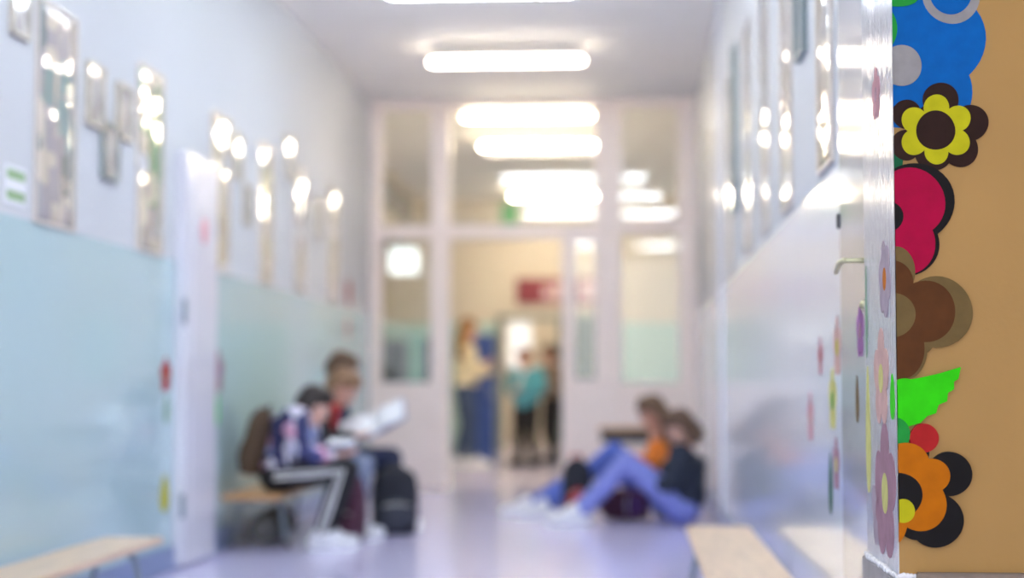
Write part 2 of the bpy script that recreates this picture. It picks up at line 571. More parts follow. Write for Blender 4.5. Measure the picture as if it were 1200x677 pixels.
# ------------------------------------------------------------------ ceiling lights
def ceiling_light(y, cx, warm, label):
    t = thing('ceiling_light', label, 'ceiling light', (cx, y, H), 0, 'strip lights along the corridor ceiling')
    for q in (-0.4, 0.4):  # hangers added: dropping the tube lets it light the ceiling
        bm = bmesh.new()
        tube(bm, [(q, 0, -0.002), (q, 0, -0.085)], 0.006, seg=8)
        link('hanger', bm, M['lampbody'], t, smooth=True)
    hw = 0.062 if warm == 2 else 0.068  # tray above the tube is made up; its width holds back up-light
    boxes('uplight_shield', [((-0.54, -hw, -0.095), (0.54, hw, -0.075))], M['lampbody'], t, bevel=0.003)
    bm = bmesh.new()
    tube(bm, [(-0.51, 0, -0.115), (0.51, 0, -0.115)], 0.05, seg=20, flat=(Vector((0, 0, 1)), 0.4))
    link('diffuser', bm, (M['lamp_cool'], M['lamp_mid'], M['lamp_warm'])[warm], t, smooth=True)


LIGHTS = [(0.4, 0, 'strip light behind the camera, over the near hall'),
          (3.75, 0, 'strip light overhead beside the painted corner'),
          (5.9, 0, 'strip light over the near wall benches'),
          (8.05, 0, 'strip light overhead by the white left-hand door'),
          (9.93, 0, 'cool white strip light cut by the top edge of the photo'),
          (12.1, 1, 'first whole strip light below the top edge, nearest before the partition'),
          (14.64, 2, 'warm strip light just behind the top of the glazed partition'),
          (16.45, 2, 'warm strip light second behind the partition glass'),
          (24.2, 2, 'strip light in the inner room behind the back wall opening')]
for y, w, lab in LIGHTS:
    ceiling_light(y, -0.86 if y < 23 else -0.7, w, lab)
ceiling_light(20.9, -0.87, 2, 'lowest warm strip light seen through the partition, near the back wall')

# ------------------------------------------------------------------ painted flowers: thin coats of paint on the walls
PAINT = {}


def paint(name, col, rough=0.65):
    if name not in PAINT:
        PAINT[name] = mat('paint_' + name, tuple(c * 0.74 for c in col), rough, spec=0.12, noise=(0.10, 25), bump=0.05, bscale=80)
    return PAINT[name]


paint('blue', (0.0, 0.14, 0.50)); paint('grey', (0.38, 0.36, 0.35)); paint('green', (0.02, 0.36, 0.05))
paint('dark_green', (0.01, 0.13, 0.05)); paint('dark_brown', (0.035, 0.014, 0.010)); paint('yellow', (0.62, 0.58, 0.01))
paint('magenta', (0.48, 0.0, 0.05)); paint('black', (0.012, 0.010, 0.011)); paint('brown', (0.13, 0.045, 0.012))
paint('olive', (0.20, 0.13, 0.045)); paint('lime', (0.04, 0.78, 0.004)); paint('red', (0.52, 0.02, 0.02))
paint('orange', (0.62, 0.17, 0.0)); paint('pink', (0.62, 0.30, 0.33)); paint('rose', (0.44, 0.24, 0.29))
paint('sage', (0.25, 0.42, 0.26)); paint('salmon', (0.72, 0.45, 0.38)); paint('pale_yellow', (0.72, 0.68, 0.22)); paint('purple', (0.38, 0.16, 0.36)); paint('mauve', (0.48, 0.38, 0.42))


def clip_u(poly, umin):
    out = []
    n = len(poly)
    for i in range(n):
        a, b = poly[i], poly[(i + 1) % n]
        ia, ib = a[0] >= umin, b[0] >= umin
        if ia:
            out.append(a)
        if ia != ib:
            t = (umin - a[0]) / (b[0] - a[0])
            out.append((umin, a[1] + t * (b[1] - a[1])))
    return out


def coat(name, polys, place, h0, m, parent=None, umin=None):
    """one coat of paint: several overlapping flat outlines; place(u, v, height) -> point"""
    bm = bmesh.new()
    for k, poly in enumerate(polys):
        if umin is not None:
            poly = clip_u(poly, umin)
        if len(poly) < 3:
            continue
        hh = h0 + 0.00004 * k
        top = [bm.verts.new(place(u, v, hh)) for u, v in poly]
        bot = [bm.verts.new(place(u, v, 0.0)) for u, v in poly]
        bm.faces.new(top)
        n = len(poly)
        for i in range(n):
            bm.faces.new((top[i], bot[i], bot[(i + 1) % n], top[(i + 1) % n]))
    return link(name, bm, m, parent)


def disc(x, y, r, ry=None, n=40, wob=0.0):
    ry = ry or r
    ph = random.uniform(0, 6)
    return [(x + r * (1 + wob * math.sin(3 * a + ph)) * math.cos(a), y + ry * (1 + wob * math.sin(3 * a + ph)) * math.sin(a)) for a in [2 * PI * i / n for i in range(n)]]


def flower_beige(name, label, cat, layers, polygons=None):
    """layers: (part name, paint, list of (x, y, r[, ry]) in photo pixels) on the wall at YC"""
    def conv(poly):
        out = []
        for x, y in poly:
            p = at_y(x, y, YC - 0.004)
            out.append((p.x, p.z))
        return out
    dl_ = [d for d in layers[0][2] if not isinstance(d[0], tuple)]
    cx = sum(d[0] for d in dl_) / len(dl_)
    cy = sum(d[1] for d in dl_) / len(dl_)
    c = at_y(max(cx, 1052), cy, YC - 0.004)
    t = thing(name, label, cat, (c.x, YC - 0.004, c.z))
    global LAYER_H
    for pn, pt, shapes in layers:
        LAYER_H += 0.0006
        polys = []
        for s in shapes:
            if isinstance(s[0], tuple):
                polys.append(conv(s))
            else:
                polys.append(conv(disc(*s, wob=0.012)))
        coat(pn, polys, lambda u, v, h, c=c: Vector((u - c.x, -h, v - c.z)), LAYER_H, PAINT[pt], t, umin=XP + 0.0005)
    return t


LAYER_H = 0.0006
flower_beige('painted_flower', 'big blue painted flower with a grey ring at the top of the beige wall', 'painting', [
    ('petals', 'blue', [(1098, 46, 57), (1092, 108, 48), (1055, 110, 40), (1050, 60, 50), (1085, -25, 60), (1050, 0, 50)]),
    ('ring', 'grey', [(1115, -6, 34)]), ('ring_centre', 'blue', [(1114, -8, 25)]), ('dot', 'grey', [(1056, 77, 24)])])
flower_beige('painted_leaf', 'green painted round leaf at the top of the corner edge', 'painting', [('leaf', 'green', [(1028, 34, 23, 30), (1052, -2, 24, 10)])])
flower_beige('painted_leaf', 'small dark green painted leaf left below the yellow flower', 'painting', [('leaf', 'dark_green', [(1042, 188, 16, 22)])])
flower_beige('painted_flower', 'yellow painted flower with dark brown centre and brown outer petals', 'painting', [
    ('outer_petals', 'dark_brown', [(1102, 118, 21), (1137, 144, 21), (1125, 175, 21), (1094, 178, 22), (1062, 170, 18), (1062, 134, 17), (1098, 150, 30)]),
    ('petals', 'yellow', [(1097, 127, 15, 16), (1122, 139, 15), (1121, 167, 15), (1097, 178, 14, 15), (1071, 167, 15), (1071, 141, 15), (1097, 152, 22)]),
    ('centre', 'dark_brown', [(1096, 153, 23)])])
flower_beige('painted_flower', 'crimson painted flower with thick black outline and black centre', 'painting', [
    ('outline', 'black', [(1072, 237, 46), (1062, 286, 38), (1045, 250, 40)]),
    ('petals', 'magenta', [(1066, 238, 41), (1060, 286, 36), (1040, 262, 40), (1072, 262, 16)]),
    ('centre', 'black', [(1040, 254, 18)])])
flower_beige('painted_flower', 'brown painted flower with olive outline and olive centre', 'painting', [
    ('outline', 'olive', [(1048, 318, 24, 29), (1097, 366, 42), (1062, 410, 24, 34), (1075, 385, 24, 32)]),
    ('petals', 'brown', [(1042, 331, 28, 26), (1083, 365, 36), (1052, 408, 31, 37), (1048, 370, 32)]),
    ('centre', 'olive', [(1046, 369, 26)])])
flower_beige('painted_leaf', 'bright lime green painted leaf with a serrated edge', 'painting', [
    ('leaf', 'lime', [(1060, 470, 24, 27), ((1040, 458), (1058, 446), (1080, 442), (1102, 437), (1125, 430), (1122, 444), (1117, 447), (1117, 456), (1110, 460), (1109, 470), (1099, 474), (1096, 484), (1086, 487), (1078, 495), (1062, 500), (1040, 502))])])
flower_beige('painted_ball', 'dark green painted ball at the corner under the lime leaf', 'painting', [('ball', 'green', [(1047, 508, 19)])])
flower_beige('painted_ball', 'red painted ball below the lime leaf', 'painting', [('stalk', 'black', [(1084, 530, 4, 9)]), ('ball', 'red', [(1082, 513, 17)])])
flower_beige('painted_flower', 'orange painted flower with black outline, lowest on the beige wall', 'painting', [
    ('outline', 'black', [(1112, 555, 26), (1096, 609, 32), (1085, 575, 26), (1075, 618, 22, 14)]),
    ('petals', 'orange', [(1060, 547, 29), (1092, 557, 20), (1078, 590, 30, 32), (1046, 600, 18, 38), (1074, 565, 26)]),
    ('ring', 'black', [(1050, 580, 30, 27)]), ('eye', 'yellow', [(1057, 598, 14)])])


def flower_side(xw, sgn, yc, zc, r, petals, centre, label, name='painted_flower', npet=5, hgt=0.0012):
    """a flower painted on a side wall; sgn = +1 faces +X"""
    t = thing(name, label, 'painting', (xw, yc, zc))
    pl = [disc(r * 0.62 * math.cos(a), r * 0.62 * math.sin(a), r * 0.42, wob=0.02) for a in [2 * PI * (i + 0.25) / npet for i in range(npet)]]
    pl.append(disc(0, 0, r * 0.5))
    coat('petals', pl, lambda u, v, h: Vector((sgn * h, u, v)), hgt, PAINT[petals], t)
    coat('centre', [disc(0, 0, r * 0.30)], lambda u, v, h: Vector((sgn * h, u, v)), hgt + 0.0006, PAINT[centre], t)
    return t


def leaf_side(xw, sgn, yc, zc, ry, rz, col, label, ang=0.0):
    t = thing('painted_leaf', label, 'painting', (xw, yc, zc))
    pts = []
    for i in range(40):
        a = 2 * PI * i / 40
        u, v = ry * math.cos(a) * (1 - 0.35 * math.sin(a)), rz * math.sin(a)
        pts.append((u * math.cos(ang) - v * math.sin(ang), u * math.sin(ang) + v * math.cos(ang)))
    coat('leaf', [pts], lambda u, v, h: Vector((sgn * h, u, v)), 0.0011, PAINT[col], t)
    return t


# on the pier's glossy side
flower_side(XP, -1, 3.86, 0.645, 0.15, 'rose', 'pale_yellow', 'rose pink painted flower low on the glossy pier side')
flower_side(XP, -1, 3.98, 0.60, 0.09, 'mauve', 'rose', 'dull mauve painted flower at the foot of the pier side', hgt=0.0006)
flower_side(XP, -1, 3.90, 0.90, 0.11, 'salmon', 'pale_yellow', 'salmon painted flower halfway up the pier side')
flower_side(XP, -1, 3.83, 1.12, 0.085, 'mauve', 'orange', 'greyish mauve painted flower on the pier side near handle height', npet=6)
flower_side(XP, -1, 3.93, 1.55, 0.06, 'pink', 'rose', 'small pink painted flower high on the pier side')
leaf_side(XP, -1, 4.12, 0.78, 0.035, 0.15, 'pale_yellow', 'long yellow painted leaf on the far edge of the pier')
leaf_side(XP, -1, 4.13, 1.06, 0.014, 0.11, 'sage', 'thin green painted leaf on the far edge of the pier')
leaf_side(XP, -1, 3.74, 0.86, 0.03, 0.05, 'lime', 'small lime painted leaf by the corner on the pier side')

# on the right wall's dado
flower_side(XR - 0.003, -1, 4.33, 1.02, 0.07, 'purple', 'rose', 'purple painted flower on the narrow right-hand door')
flower_side(XR, -1, 4.83, 0.99, 0.085, 'salmon', 'yellow', 'salmon painted flower on the right dado past the narrow door')
flower_side(XR, -1, 4.95, 0.84, 0.09, 'pale_yellow', 'green', 'yellow painted flower low on the right dado')
flower_side(XR, -1, 5.25, 0.97, 0.06, 'pink', 'red', 'pink painted flower on the right dado, farther along')
flower_side(XR, -1, 4.88, 0.66, 0.075, 'rose', 'pale_yellow', 'rose painted flower lowest on the right dado above the bench')
flower_side(XR, -1, 5.55, 0.78, 0.08, 'pink', 'salmon', 'pale pink painted flower on the right dado, farthest of them')
leaf_side(XR, -1, 5.02, 0.60, 0.04, 0.09, 'dark_green', 'dark green painted leaf low on the right dado')
leaf_side(XR - 0.003, -1, 4.40, 0.85, 0.03, 0.06, 'olive', 'olive painted leaf under the purple flower')
# on the left wall's dado either side of the door
flower_side(XL, 1, 8.02, 0.93, 0.085, 'red', 'orange', 'red painted flower on the left dado just before the white door')
leaf_side(XL, 1, 8.04, 0.77, 0.04, 0.07, 'sage', 'green painted leaf under the red flower before the white door')
leaf_side(XL, 1, 8.02, 0.37, 0.07, 0.09, 'yellow', 'yellow green painted leaf low beside the white door')
flower_side(XL, 1, 9.06, 0.95, 0.12, 'rose', 'purple', 'pink and purple painted flower on the left dado just past the white door')
flower_side(XL, 1, 8.98, 1.02, 0.07, 'purple', 'yellow', 'purple painted flower touching the pink one past the white door', hgt=0.0026)
leaf_side(XL, 1, 9.02, 0.76, 0.06, 0.10, 'lime', 'green painted leaf below the pink and purple flower')
leaf_side(XL, 1, 8.96, 1.14, 0.05, 0.06, 'yellow', 'yellow green painted leaf above the pink and purple flower')
flower_side(XL, 1, 13.35, 1.61, 0.11, 'red', 'salmon', 'red paper-like painted flower on the left wall near the partition, upper of two')
flower_side(XL, 1, 13.3, 1.33, 0.10, 'salmon', 'red', 'orange painted flower on the left wall near the partition, lower of two')

# ------------------------------------------------------------------ laminated picture strips and small frames
TINTS = [[(0.20, 0.24, 0.24), (0.42, 0.40, 0.42), (0.70, 0.62, 0.52), (0.30, 0.42, 0.40)],
         [(0.20, 0.42, 0.22), (0.75, 0.68, 0.52), (0.45, 0.42, 0.40), (0.80, 0.72, 0.56)],
         [(0.78, 0.68, 0.46), (0.55, 0.50, 0.40), (0.80, 0.75, 0.62)],
         [(0.66, 0.62, 0.56), (0.68, 0.68, 0.42), (0.78, 0.70, 0.60)]]


M['strip_edge'] = mat('cream_edge_tape', (0.62, 0.56, 0.50), 0.35, noise=(0.05, 20))


def poster(xw, sgn, y0, y1, z0, z1, k, label):
    t = thing('poster', label, 'poster', (xw, (y0 + y1) / 2, z0))
    w, h = (y1 - y0) / 2, z1 - z0
    bm = bmesh.new()
    n, mrows = 6, 28
    grid = []
    for j in range(mrows + 1):
        row = []
        for i in range(n + 1):
            u = -w + 2 * w * i / n
            v = h * j / mrows
            b = 0.004 + 0.0035 * math.sin(v * 9 + k) * math.cos(u * 7 + k) + 0.002 * math.sin(v * 23 + 2 * k)
            row.append(bm.verts.new((sgn * b, u, v)))
        grid.append(row)
    for j in range(mrows):
        for i in range(n):
            bm.faces.new((grid[j][i], grid[j][i + 1], grid[j + 1][i + 1], grid[j + 1][i]))
    ob = link('sheet', bm, mat_poster('laminated_print', k, TINTS[k % len(TINTS)]), t, smooth=True)
    sol = ob.modifiers.new('s', 'SOLIDIFY')
    sol.thickness = 0.002
    e = 0.012
    boxes('edge_strip', [((min(0, sgn * 0.012), -w - e, -e), (max(0, sgn * 0.012), w + e, 0)), ((min(0, sgn * 0.012), -w - e, h), (max(0, sgn * 0.012), w + e, h + e)),
                         ((min(0, sgn * 0.012), -w - e, 0), (max(0, sgn * 0.012), -w, h)), ((min(0, sgn * 0.012), w, 0), (max(0, sgn * 0.012), w + e, h))], M['strip_edge'], t)
    return t


LP = [(6.18, 6.62, 'tall laminated picture strip on the left wall, nearest the camera'),
      (7.50, 7.90, 'tall laminated picture strip on the left wall just before the white door'),
      (8.86, 9.26, 'tall laminated picture strip on the left wall just past the white door'),
      (10.05, 10.42, 'tall laminated picture strip on the left wall above the seated children'),
      (11.15, 11.50, 'tall laminated picture strip on the left wall, second before the partition'),
      (12.45, 12.80, 'tall laminated picture strip on the left wall closest to the partition')]
for k, (y0, y1, lab) in enumerate(LP):
    poster(XL, 1, y0, y1, 1.50, 2.33, k, lab)
RP = [(4.86, 5.20, 'tall laminated picture strip on the right wall, nearest the camera'),
      (6.05, 6.42, 'tall laminated picture strip on the right wall, second from the camera'),
      (7.05, 7.40, 'tall laminated picture strip on the right wall, third from the camera'),
      (8.05, 8.45, 'tall laminated picture strip on the right wall, fourth and wide'),
      (9.55, 9.95, 'tall laminated picture strip on the right wall, fifth from the camera'),
      (11.7, 12.1, 'tall laminated picture strip on the right wall closest to the partition')]
for k, (y0, y1, lab) in enumerate(RP):
    poster(XR, -1, y0, y1, 1.53, 2.62, k + 6, lab)

M['frame_dark'] = mat('grey_green_frame', (0.22, 0.27, 0.27), 0.35, noise=(0.1, 20))
M['frame_beige'] = mat('beige_frame', (0.52, 0.48, 0.40), 0.35, noise=(0.1, 20))
M['frame_green'] = mat('green_card', (0.25, 0.42, 0.20), 0.5, noise=(0.15, 30))
M['photo'] = mat('photo_under_glass', (0.55, 0.53, 0.50), 0.08, noise=(0.5, 12), spec=0.9, coat=1.0)


def picture(xw, sgn, yc, zc, w, h, fm, label, tilt=0.0):
    t = thing('picture_frame', label, 'picture', (xw, yc, zc))
    t.rotation_euler = (0, 0, 0)
    d = 0.022
    e = 0.012
    xx = (min(0, sgn * d), max(0, sgn * d))
    boxes('frame', [((xx[0], -w / 2, -h / 2), (xx[1], -w / 2 + e, h / 2)), ((xx[0], w / 2 - e, -h / 2), (xx[1], w / 2, h / 2)),
                    ((xx[0], -w / 2 + e, -h / 2), (xx[1], w / 2 - e, -h / 2 + e)), ((xx[0], -w / 2 + e, h / 2 - e), (xx[1], w / 2 - e, h / 2))], fm, t)
    xs = sorted((0, sgn * 0.012))
    o = boxes('glazed_photo', [((xs[0], -w / 2 + e, -h / 2 + e), (xs[1], w / 2 - e, h / 2 - e))], M['photo'], t)
    return t


picture(XL, 1, 6.86, 2.075, 0.22, 0.26, M['frame_beige'], 'small framed picture on the left wall, upper left of a trio')
picture(XL, 1, 7.27, 2.07, 0.22, 0.24, M['frame_beige'], 'small beige framed picture on the left wall, right of a trio')
picture(XL, 1, 7.07, 1.87, 0.22, 0.24, M['frame_dark'], 'small grey green framed picture on the left wall, lowest of a trio')
picture(XL, 1, 5.98, 2.26, 0.18, 0.24, M['frame_beige'], 'small beige edged picture in the top left corner of the photo')
nc = thing('notice_card', 'small white card with two green bars, just above the dado at the left edge', 'card', (XL, 5.98, 1.60))
boxes('card', [((0, -0.10, -0.07), (0.004, 0.10, 0.07))], M['paper'], nc)
boxes('green_bar', [((0.004, -0.09, 0.02), (0.005, 0.09, 0.055))], M['frame_green'], nc)
boxes('green_bar', [((0.004, -0.09, -0.055), (0.005, 0.09, -0.02))], M['frame_green'], nc)
picture(XL, 1, 9.45, 2.17, 0.18, 0.26, M['frame_beige'], 'small framed picture on the left wall right after the third strip')
picture(XL, 1, 9.70, 1.92, 0.20, 0.24, M['frame_beige'], 'small framed picture with a glint, lower, before the fourth strip')
picture(XL, 1, 10.9, 2.36, 0.22, 0.28, M['frame_beige'], 'small framed picture set highest on the left wall, past the fourth strip')
picture(XL, 1, 11.95, 2.05, 0.22, 0.28, M['frame_beige'], 'small framed picture between the last two strips on the left wall')
picture(XR, -1, 5.66, 2.28, 0.24, 0.62, M['frame_dark'], 'tall dark framed picture on the right wall between two strips')
picture(XR, -1, 9.15, 2.25, 0.24, 0.9, M['frame_dark'], 'long thin dark framed picture farther along the right wall')

# ------------------------------------------------------------------ benches
def bench(loc, rz, length, width, zt, wood, label, name='bench'):
    t = thing(name, label, 'bench', loc, rz)
    boxes('seat', [((-width / 2, 0, zt - 0.028), (width / 2, length, zt))], wood, t, bevel=0.006)
    lo = min(0.25, length * 0.14)
    for yy in (lo, length - lo):
        bm = bmesh.new()
        wx = width / 2 - 0.03
        tube(bm, [(-wx - 0.02, yy, 0.012), (-wx, yy, 0.12), (-wx + 0.02, yy, zt - 0.06), (-wx + 0.05, yy, zt - 0.04), (wx - 0.05, yy, zt - 0.04), (wx - 0.02, yy, zt - 0.06), (wx, yy, 0.12), (wx + 0.02, yy, 0.012)], 0.012)
        lg = link('leg', bm, M['steel'], t, smooth=True)
        for s in (-1, 1):
            bm = bmesh.new()
            tube(bm, [(s * (wx + 0.02), yy, 0.0125), (s * (wx + 0.02), yy, 0.03)], 0.0145)
            link('rubber_foot', bm, M['dark'], lg, smooth=True)
    boxes('rail', [((-0.015, 0.2, zt - 0.055), (0.015, length - 0.2, zt - 0.028))], M['steel'], t)
    return t


bl = at_y(187, 630, 5.95)
BZ = 0.27
bench((-2.00, 4.2, 0), 0, 2.65, 0.245, BZ, M['wood'], 'pale wooden bench with grey tube legs along the left wall, cut by the left edge')
bench((0.388, 4.75, 0), 0, 2.8, 0.28, BZ, M['wood'], 'pale wooden bench along the right wall at the bottom of the photo')
bench((-2.00, 8.98, 0), 0, 2.2, 0.32, 0.30, M['wood2'], 'honey coloured low bench under the three children on the left')
sb = bench((-0.235, 13.55, 0), -PI / 2, 0.62, 0.30, 0.55, M['wood2'], 'short honey coloured bench in front of the partition at right')
boxes('apron', [((-0.14, 0.02, 0.43), (0.14, 0.05, 0.522)), ((-0.14, 0.57, 0.43), (0.14, 0.60, 0.522)), ((-0.14, 0.05, 0.43), (-0.11, 0.57, 0.522)), ((0.11, 0.05, 0.43), (0.14, 0.57, 0.522))], M['dark'], sb)

# ------------------------------------------------------------------ people
SKIN = mat('skin_light', (0.70, 0.42, 0.32), 0.55, noise=(0.05, 20))
SKIN2 = mat('skin_warm', (0.62, 0.33, 0.24), 0.55, noise=(0.05, 20))
EYEW = mat('eye_white', (0.8, 0.8, 0.8), 0.2)
EYED = mat('eye_iris', (0.05, 0.03, 0.02), 0.2)
LIP = mat('lip', (0.55, 0.22, 0.20), 0.4)


def cloth(name, c, rough=0.85):
    return mat(name, c, rough, noise=(0.12, 30), bump=0.1, bscale=60)


def hand(bm, w, d, palm_n, k, side, curl):
    """palm, four bent fingers of unequal length and a thumb; d = direction of the fingers, palm_n = palm normal"""
    d = Vector(d).normalized()
    n = Vector(palm_n)
    n = (n - d * n.dot(d)).normalized()
    a = d.cross(n) * side
    w = Vector(w)
    pc = w + d * 0.036 * k
    for s in (-1, -0.33, 0.33, 1):
        tube(bm, [w + a * s * 0.013 * k, pc + a * s * 0.022 * k + d * 0.028 * k], [0.012 * k, 0.010 * k], seg=8)
    for i, (s, L) in enumerate(((-1.05, 0.050), (-0.36, 0.060), (0.34, 0.056), (1.05, 0.044))):
        p0 = w + d * 0.064 * k + a * s * 0.0225 * k
        c1 = math.radians(20 * curl)
        c2 = math.radians(60 * curl)
        p1 = p0 + (d * math.cos(c1) + n * math.sin(c1)) * L * 0.5 * k
        p2 = p1 + (d * math.cos(c2) + n * math.sin(c2)) * L * 0.5 * k
        tube(bm, [p0, p1, p2], [0.0088 * k, 0.0080 * k, 0.0068 * k], seg=8)
    t0 = w + d * 0.02 * k - a * 0.020 * k
    t1 = t0 + (d * 0.6 - a * 0.75 + n * 0.35).normalized() * 0.032 * k
    t2 = t1 + (d * 0.85 - a * 0.25 + n * 0.45).normalized() * 0.026 * k
    tube(bm, [t0, t1, t2], [0.012 * k, 0.0098 * k, 0.0078 * k], seg=8)


def person(label, loc, rz, J, k, skin, top, bottom, shoe, hair, hair_style, group, curl=0.6, collar=None, stripe=None, adult=False, sole=None, bulk=1.0, long_top=0.0, bare_ankle=True):
    """J holds joints in the figure's own frame: x right, y forward, z up"""
    V = {a: Vector(b) for a, b in J.items() if not isinstance(b, (int, float))}
    t = thing('person', label, 'person', loc, rz, group)
    hs = 1.0 if not adult else 1.08          # head size
    rr = k
    head = V['head']
    look = V['look'].normalized()
    hup = V.get('hup', Vector((0, 0, 1)))
    right = look.cross(hup).normalized()
    hup = right.cross(look).normalized()
    Rm = Matrix((right, look, hup)).transposed()

    def hp(x, y, z):
        return head + (right * x + look * y + hup * z) * hs
    # ---- body: one continuous skin
    bm = bmesh.new()
    ell(bm, hp(0, -0.008, 0.022), (0.070 * hs, 0.086 * hs, 0.086 * hs), Rm)
    ell(bm, hp(0, 0.018, -0.045), (0.054 * hs, 0.062 * hs, 0.060 * hs), Rm)
    ell(bm, hp(0, 0.050, -0.085), (0.024 * hs, 0.022 * hs, 0.018 * hs), Rm)
    tube(bm, [hp(0, 0.078, 0.012), hp(0, 0.092, -0.018)], [0.007 * hs, 0.012 * hs], seg=8)
    for s in (-1, 1):
        ell(bm, hp(s * 0.073, -0.008, -0.005), (0.010 * hs, 0.020 * hs, 0.030 * hs), Rm, seg=12)
        ell(bm, hp(s * 0.036, 0.052, -0.028), (0.026 * hs, 0.022 * hs, 0.022 * hs), Rm, seg=12)
    tube(bm, [hp(-0.020, 0.076, -0.052), hp(0, 0.084, -0.052), hp(0.020, 0.076, -0.052)], 0.008 * hs, seg=8)
    tube(bm, [hp(-0.044, 0.068, 0.030), hp(0, 0.080, 0.026), hp(0.044, 0.068, 0.030)], 0.010 * hs, seg=8)
    neck, chest, pel = V['neck'], V['chest'], V['pelvis']
    tube(bm, [chest, neck, hp(0, -0.018, -0.045)], [0.06 * rr, 0.040 * rr, 0.042 * hs])
    tube(bm, [pel, (pel + chest) / 2, chest, (chest + neck) / 2], [0.098 * rr, 0.090 * rr, 0.100 * rr, 0.07 * rr])
    for s, q in ((-1, 'l'), (1, 'r')):
        sh, el, wr = V['sh_' + q], V['el_' + q], V['wr_' + q]
        hip, kn, an, toe = V['hip_' + q], V['kn_' + q], V['an_' + q], V['toe_' + q]
        tube(bm, [(chest + neck) / 2, sh], [0.055 * rr, 0.046 * rr])
        tube(bm, [sh, (sh + el) / 2, el], [0.044 * rr, 0.040 * rr, 0.032 * rr])
        tube(bm, [el, (el * 2 + wr) / 3, wr], [0.032 * rr, 0.033 * rr, 0.021 * rr])
        hand(bm, wr, V['hd_' + q], V['pn_' + q], rr, s, curl)
        tube(bm, [pel + (hip - pel) * 0.5, hip, (hip + kn) / 2, kn], [0.075 * rr, 0.074 * rr, 0.066 * rr, 0.050 * rr])
        back = (an - kn).normalized()
        tube(bm, [kn, kn + (an - kn) * 0.3, kn + (an - kn) * 0.7, an], [0.048 * rr, 0.050 * rr, 0.036 * rr, 0.030 * rr])
        tube(bm, [an, an + (toe - an) * 0.45 - V['fup_' + q] * 0.026 * rr, an + (toe - an) * 0.85 - V['fup_' + q] * 0.018 * rr], [0.030 * rr, 0.022 * rr, 0.016 * rr])
    blob('body', bm, skin, t, 0.0058, 3)
    # ---- face
    for s in (-1, 1):
        bm = bmesh.new()
        ell(bm, hp(s * 0.030, 0.066, 0.006), (0.012 * hs, 0.0115 * hs, 0.0065 * hs), Rm, seg=14)
        e = link('eye', bm, EYEW, t, smooth=True)
        bm = bmesh.new()
        ell(bm, hp(s * 0.030, 0.0752, 0.005), (0.0062 * hs, 0.004 * hs, 0.0058 * hs), Rm, seg=12)
        link('iris', bm, EYED, e, smooth=True)
        bm = bmesh.new()
        tube(bm, [hp(s * 0.016, 0.085, 0.033), hp(s * 0.032, 0.080, 0.037), hp(s * 0.047, 0.069, 0.032)], [0.003, 0.003, 0.002], seg=8)
        link('eyebrow', bm, hair, t, smooth=True)
    bm = bmesh.new()
    tube(bm, [hp(-0.017, 0.081, -0.053), hp(0, 0.090, -0.051), hp(0.017, 0.081, -0.053)], [0.003, 0.0055, 0.003], seg=8)
    link('mouth', bm, LIP, t, smooth=True)
    # ---- hair
    bm = bmesh.new()
    ell(bm, hp(0, -0.020, 0.038), (0.079 * hs, 0.088 * hs, 0.082 * hs), Rm)
    ell(bm, hp(0, -0.040, 0.0), (0.077 * hs, 0.072 * hs, 0.075 * hs), Rm)
    for i in range(9):
        a = (i - 4) / 4.0
        tube(bm, [hp(a * 0.05, 0.02, 0.112 - 0.02 * abs(a)), hp(a * 0.066, 0.066, 0.083 - 0.012 * abs(a)), hp(a * 0.072 + 0.004, 0.080 - 0.03 * abs(a), 0.056 - 0.010 * abs(a))], [0.020 * hs, 0.016 * hs, 0.006 * hs], seg=8)
    if hair_style in ('long', 'bob'):
        L = 0.30 if hair_style == 'long' else 0.14
        down = Vector((0, 0, -1))
        for i in range(13):
            a = PI * (1.0 + (i / 12.0)) + 0.0
            bx, by = math.cos(a) * 0.076, math.sin(a) * 0.070 - 0.012
            p = hp(bx, by, 0.02)
            q = hp(bx * 1.12, by * 1.1 - 0.012, -0.08)
            e = q + down * (L * hs - 0.08) + (look * -0.02 + right * (bx * 0.3))
            tube(bm, [p, q, (q + e) / 2, e], [0.022, 0.024, 0.024, 0.012], seg=8)
    else:
        for i in range(7):
            a = PI * (1.0 + i / 6.0)
            bx, by = math.cos(a) * 0.070, math.sin(a) * 0.066 - 0.014
            tube(bm, [hp(bx, by, 0.02), hp(bx, by, -0.040)], [0.018, 0.010], seg=8)
    blob('hair', bm, hair, t, 0.009, 2)
    # ---- upper garment
    bm = bmesh.new()
    tube(bm, [pel + (chest - pel) * (0.30 - long_top), (pel + chest) / 2, chest, (chest + neck) / 2 + (neck - chest) * 0.10], [0.120 * rr * bulk, 0.114 * rr * bulk, 0.124 * rr * bulk, 0.070 * rr], seg=16)
    for q in 'lr':
        sh, el, wr = V['sh_' + q], V['el_' + q], V['wr_' + q]
        tube(bm, [(chest + neck) / 2, sh, (sh + el) / 2, el, (el + wr) / 2, wr + (el - wr) * 0.06], [0.070 * rr, 0.064 * rr * bulk, 0.056 * rr * bulk, 0.048 * rr * bulk, 0.044 * rr * bulk, 0.036 * rr])
    up = blob('jacket' if collar else 'sweater', bm, top, t, 0.010, 4)
